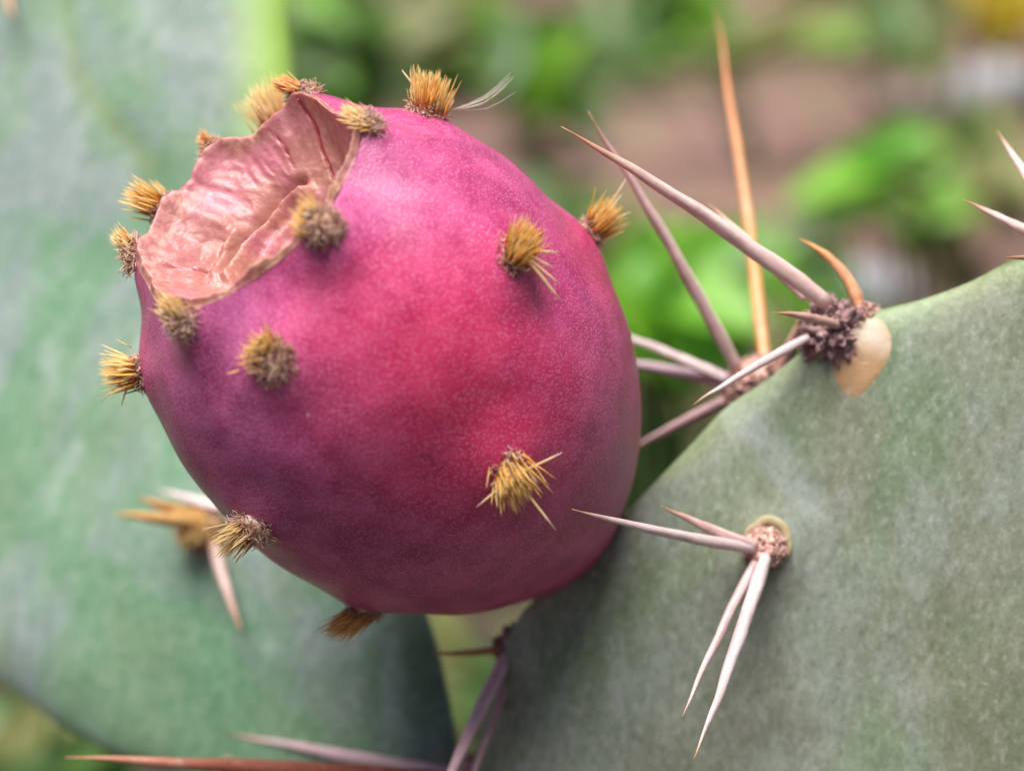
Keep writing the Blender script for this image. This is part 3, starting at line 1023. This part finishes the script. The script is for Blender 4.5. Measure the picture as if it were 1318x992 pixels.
# ------------------------------------------------------------------ weeds, grass and stones on the soil behind
def leaf_mesh(L, w, curl, mat_, tint, segs=8, cup=.25):
    """pointed leaf along +X, starting at the origin; returns verts, faces"""
    v, f = [], []
    for i in range(segs + 1):
        t = i / segs
        ww = w * (math.sin(math.pi * min(1, t * .93 + .05)) ** .85) * (1 - .25 * t)
        x = L * t
        z = -curl * L * t * t
        for k in (-1, -.5, 0, .5, 1):
            v.append(Vector((x, ww * .5 * k, z + cup * abs(k) * ww * .5)))
    for i in range(segs):
        for k in range(4):
            a = i * 5 + k
            f.append((a, a + 5, a + 6, a + 1))
    return v, f

def weed(px, py, h, n, L, w, mats, label, name='weed', rise=.5, spread=1.0, az0=None, az_range=math.pi * 2, group='weeds growing on the soil behind the cactus'):
    """leafy weed: stems with leaves, rooted in the soil; photo place is its middle, h cm above the soil"""
    loc = ground_pt(px, py, h)
    loc.z = ground_h(loc.x, loc.y) - .002
    o = thing(name, loc, label, 'weed', group)
    cs = []
    T = Tubes()
    for i in range(n):
        az = (az0 if az0 is not None else 0) + random.uniform(-.5, .5) * az_range
        st_h = h * random.uniform(.35, 1.05) * .01
        off = Vector((math.cos(az), math.sin(az), 0)) * (random.uniform(.1, .6) * spread * L * .01 * .5)
        b = loc + off * .2
        topp = loc + off + Vector((0, 0, st_h))
        T.add([b / U, (b.lerp(topp, .5) + Vector((0, 0, st_h * .15))) / U, topp / U], [.16, .12, .08], [(.10, .2, .04)] * 3, k=5)
        sc = random.uniform(.7, 1.15)
        v, f = leaf_mesh(L * .01 * sc, w * .01 * sc, random.uniform(.1, .5), None, None)
        el = rise * random.uniform(.3, 1.3)
        ca, sa, ce, se = math.cos(az), math.sin(az), math.cos(el), math.sin(el)
        rl = random.uniform(-.5, .5)
        vv = []
        for p in v:
            y, z = p.y * math.cos(rl) - p.z * math.sin(rl), p.y * math.sin(rl) + p.z * math.cos(rl)
            x, z = p.x * ce - z * se, p.x * se + z * ce
            vv.append(topp + Vector((x * ca - y * sa, x * sa + y * ca, z)))
        t_ = random.random()
        mesh('leaf', vv, f, M[mats if isinstance(mats, str) else random.choice(mats)], o, tint=[(t_, t_, t_)] * len(vv))
    T.build('stem', M['hair'], o, tf=lambda p: p * U)
    return o

EYE = Vector((0, 0, DIST))

def clump(px, py, rx, ry, z, n, L, w, mats, label, az=None, azr=3.1, name='weed', cat='weed', group=None, face=.55):
    """leafy plant whose crown is centred on a point of the local frame; it is rooted in the soil below it"""
    sc = (DIST - z) / DIST / PXCM
    cen = W(C(px, py, z)) / U
    gz = ground_h(cen.x * U, cen.y * U) / U
    root = Vector((cen.x, cen.y, gz - .3))
    o = thing(name, root * U, label, cat, group)
    T = Tubes()
    for i in range(n):
        while True:
            ex, ey, ez = random.uniform(-1, 1), random.uniform(-1, 1), random.uniform(-1, 1)
            if ex * ex + ey * ey + ez * ez < 1:
                break
        c = cen + RIGHT * (ex * rx * sc) + Vector((0, 0, 1)) * (ey * ry * sc) + Vector((0, 1, 0)) * (ez * rx * sc * .8)
        c.z = max(c.z, gz + .6)
        a = (az if az is not None else 0) + random.uniform(-azr, azr)
        d = (RIGHT * math.cos(a) + UP * math.sin(a) * .9 + VIEW * random.uniform(-.5, .5)).normalized()
        nn = (-VIEW * face + Vector((0, 0, 1)) * (1 - face) + rnd_unit() * .45)
        nn = (nn - d * nn.dot(d)).normalized()
        e2 = nn.cross(d)
        k = random.uniform(.7, 1.15)
        v, f = leaf_mesh(L * k, w * k, random.uniform(.05, .3), None, None)
        b = c - d * (L * k * .45)
        if b.z < gz:
            b.z = gz + .1
        t_ = random.random()
        mesh('leaf', [(b + d * p.x + e2 * p.y + nn * p.z) * U for p in v], f,
             M[mats if isinstance(mats, str) else random.choice(mats)], o, tint=[(t_, t_, t_)] * len(v))
        mid = root.lerp(b, .55) + Vector((random.uniform(-.6, .6), random.uniform(-.6, .6), 0))
        T.add([root, root.lerp(mid, .6), mid, mid.lerp(b, .6), b], [.16, .14, .12, .1, .07], [(.10, .19, .05)] * 5, k=5)
    T.build('stem', M['hair'], o, tf=lambda p: p * U)
    return o

G1 = 'weeds behind the cactus'
random.seed(23)
clump(1112, 222, 26, 22, -62, 5, 7.6, 2.2, 'leaf', 'vivid green broad-leaved weed above the tan-patched pad, beside the pale stone', az=R(42), azr=.25, group=G1)
clump(865, 395, 85, 62, -34, 26, 4.8, 2.1, 'leaf', 'bright green leafy weed in the gap between fruit and grey-green pad', group=G1)
clump(985, 60, 50, 26, -105, 7, 9.0, 2.8, ['leaf', 'leaf_olive'], 'light green weed with long leaves behind the tall orange spine', az=R(25), azr=.4, group=G1)
clump(690, 95, 75, 60, -110, 16, 8.0, 3.2, ['leaf_dark', 'leaf', 'leaf_dark'], 'mid green weed behind the hair-tipped bristle tuft on the fruit', group=G1)
clump(860, 40, 110, 45, -150, 22, 10.0, 3.4, ['leaf', 'leaf_olive', 'leaf_dark'], 'wide pale green weed patch far behind the crossed pink spines', group=G1)
clump(430, 70, 50, 90, -70, 16, 6.0, 2.6, ['leaf_dark', 'leaf'], 'dark green weed beside the yellow-green margin of the left pad', group=G1)
clump(560, 40, 80, 50, -130, 18, 9.0, 3.2, ['leaf_olive', 'leaf_olive', 'leaf'], 'olive green weed above the top of the fruit', group=G1)
clump(1030, 345, 70, 50, -58, 14, 5.5, 2.4, ['leaf_dark', 'leaf_dark', 'leaf'], 'dark green weed behind the dark woolly spine cluster', group=G1)
clump(1180, 285, 55, 40, -66, 10, 5.5, 2.4, ['leaf_olive', 'leaf', 'leaf_olive'], 'yellowish olive weed below the vivid green leaves', group=G1)
clump(1255, 220, 70, 50, -80, 14, 6.5, 2.6, ['leaf_dark', 'leaf_olive'], 'dull dark green weed behind the paired spine tips', group=G1)
clump(1170, 55, 80, 36, -120, 14, 8.0, 2.6, ['leaf_olive', 'leaf_dark'], 'dull olive weed beside the yellow leaves', group=G1)
clump(1292, 18, 34, 26, -95, 8, 5.5, 2.6, 'leaf_yellow', 'clump of bright yellow leaves above the pale stone', name='yellowed_weed', group=G1)
clump(700, 300, 70, 60, -60, 14, 6.0, 2.2, ['leaf_olive', 'leaf_dark'], 'drab olive weed behind the upper right flank of the fruit', group=G1)
clump(850, 610, 60, 50, -45, 10, 4.5, 1.8, ['leaf_olive', 'leaf_dark', 'leaf'], 'drooping olive weed low in the gap beside the fruit', group=G1)
clump(600, 900, 60, 90, -24, 14, 3.4, 1.5, ['leaf_olive', 'leaf_dark', 'leaf_dark'], 'shaded olive weed between the two cactus pads below the fruit', group=G1)
clump(50, 985, 120, 50, -26, 16, 3.6, 1.6, ['leaf_olive', 'leaf_dark', 'leaf_dark'], 'shaded olive weed under the pale blue-green pad', group=G1)

def stone(px, py, rx, ry, rz, m, label):
    loc = ground_pt(px, py, rz * .5)
    loc.z = ground_h(loc.x, loc.y)
    v, f = [], []
    nr, nt = 16, 26
    sd_ = random.uniform(0, 50)
    for i in range(nr + 1):
        ph = math.pi * i / nr
        for j in range(nt):
            th = 2 * math.pi * j / nt
            d = Vector((math.sin(ph) * math.cos(th), math.sin(ph) * math.sin(th), math.cos(ph)))
            b = 1 + .22 * noise.noise(d * 1.3 + Vector((sd_, 0, 0))) + .08 * noise.noise(d * 4 + Vector((sd_, 0, 0)))
            v.append(loc + Vector((d.x * rx, d.y * ry, d.z * rz + rz * .4)) * b * U)
    for i in range(nr):
        for j in range(nt):
            f.append((i * nt + j, (i + 1) * nt + j, (i + 1) * nt + (j + 1) % nt, i * nt + (j + 1) % nt))
    o = mesh('stone', v, f, M[m], loc=loc)
    o['label'] = label
    o['category'] = 'stone'
    o['group'] = 'stones lying on the soil'
stone(1285, 120, 4.2, 3.2, 2.6, 'stone', 'pale grey stone on the soil below the yellow leaves')
stone(1120, 385, 2.6, 2.2, 1.3, 'stone', 'lilac grey stone just beyond the edge of the tan-patched pad')
stone(455, 18, 5.0, 4.0, 3.6, 'stone', 'bluish grey stone beyond the yellow-green margin of the left pad')
stone(1180, 128, 3.2, 2.4, 1.2, 'stone_b', 'pinkish tan stone on the soil beside the pale grey stone')

# low herbs and dead litter that cover most of the soil, thin on the bare patches
BARE = [(ground_pt(*q), r) for q, r in (((800, 205), .17), ((930, 200), .15), ((1215, 330), .16), ((1085, 95), .16), ((740, 215), .12), ((1180, 370), .09), ((1060, 180), .10))]
v, f, tn = [], [], []
v2, f2, tn2 = [], [], []
v3, f3, tn3 = [], [], []
random.seed(5)
for k in range(52000):
    far = random.random() < .6
    y = random.uniform(.9, 6.0) if far else random.uniform(-.9, 1.0)
    x = random.uniform(-1, 1) * (1.0 + .75 * max(0, y))
    pt = Vector((x, y, 0))
    d0 = min((Vector((b.x, b.y, 0)) - pt).length / r for b, r in BARE)
    if d0 < 1 and random.random() > .05:
        continue
    if (pt - Vector((0, -.3, 0))).length < .75 and random.random() > .25:
        continue
    patch = noise.noise(pt * 2.6) + random.uniform(-.25, .25)
    if patch < -.10:
        continue
    dry = random.random() < .12
    tall = not dry and y > .75 and noise.noise(pt * 1.7 + Vector((7, 3, 0))) > .0
    L = random.uniform(.04, .11) if tall else random.uniform(.02, .055)
    vv, ff = leaf_mesh(L, L * random.uniform(.12, .34), random.uniform(.1, .6), None, None, segs=3)
    az, el = random.uniform(0, 6.28), random.uniform(.0, .4) if dry else random.uniform(.3, 1.3)
    ca, sa, ce, se = math.cos(az), math.sin(az), math.cos(el), math.sin(el)
    gz = ground_h(x, y)
    V, F, Tn = (v2, f2, tn2) if dry else (v3, f3, tn3) if tall else (v, f, tn)
    b0 = len(V)
    t_ = random.random()
    for p in vv:
        xx, zz = p.x * ce - p.z * se, p.x * se + p.z * ce
        V.append((x + xx * ca - p.y * sa, y + xx * sa + p.y * ca, gz + zz + .002))
        Tn.append((t_, t_, t_))
    F.extend(tuple(b0 + i for i in q) for q in ff)
gr = mesh('grass', v3, f3, M['leaf_dark'], tint=tn3, kind='stuff')
gr['label'] = 'patches of taller green grass and herbs on the soil beyond'
gr['category'] = 'grass'
gc = mesh('ground_cover', v, f, M['leaf_olive'], tint=tn, kind='stuff')
gc['label'] = 'low olive green herbs covering the soil behind the cactus'
gc['category'] = 'ground cover'
lt = mesh('leaf_litter', v2, f2, M['leaf_dry'], tint=tn2, kind='stuff')
lt['label'] = 'dry brown leaf litter strewn over the soil'
lt['category'] = 'leaf litter'
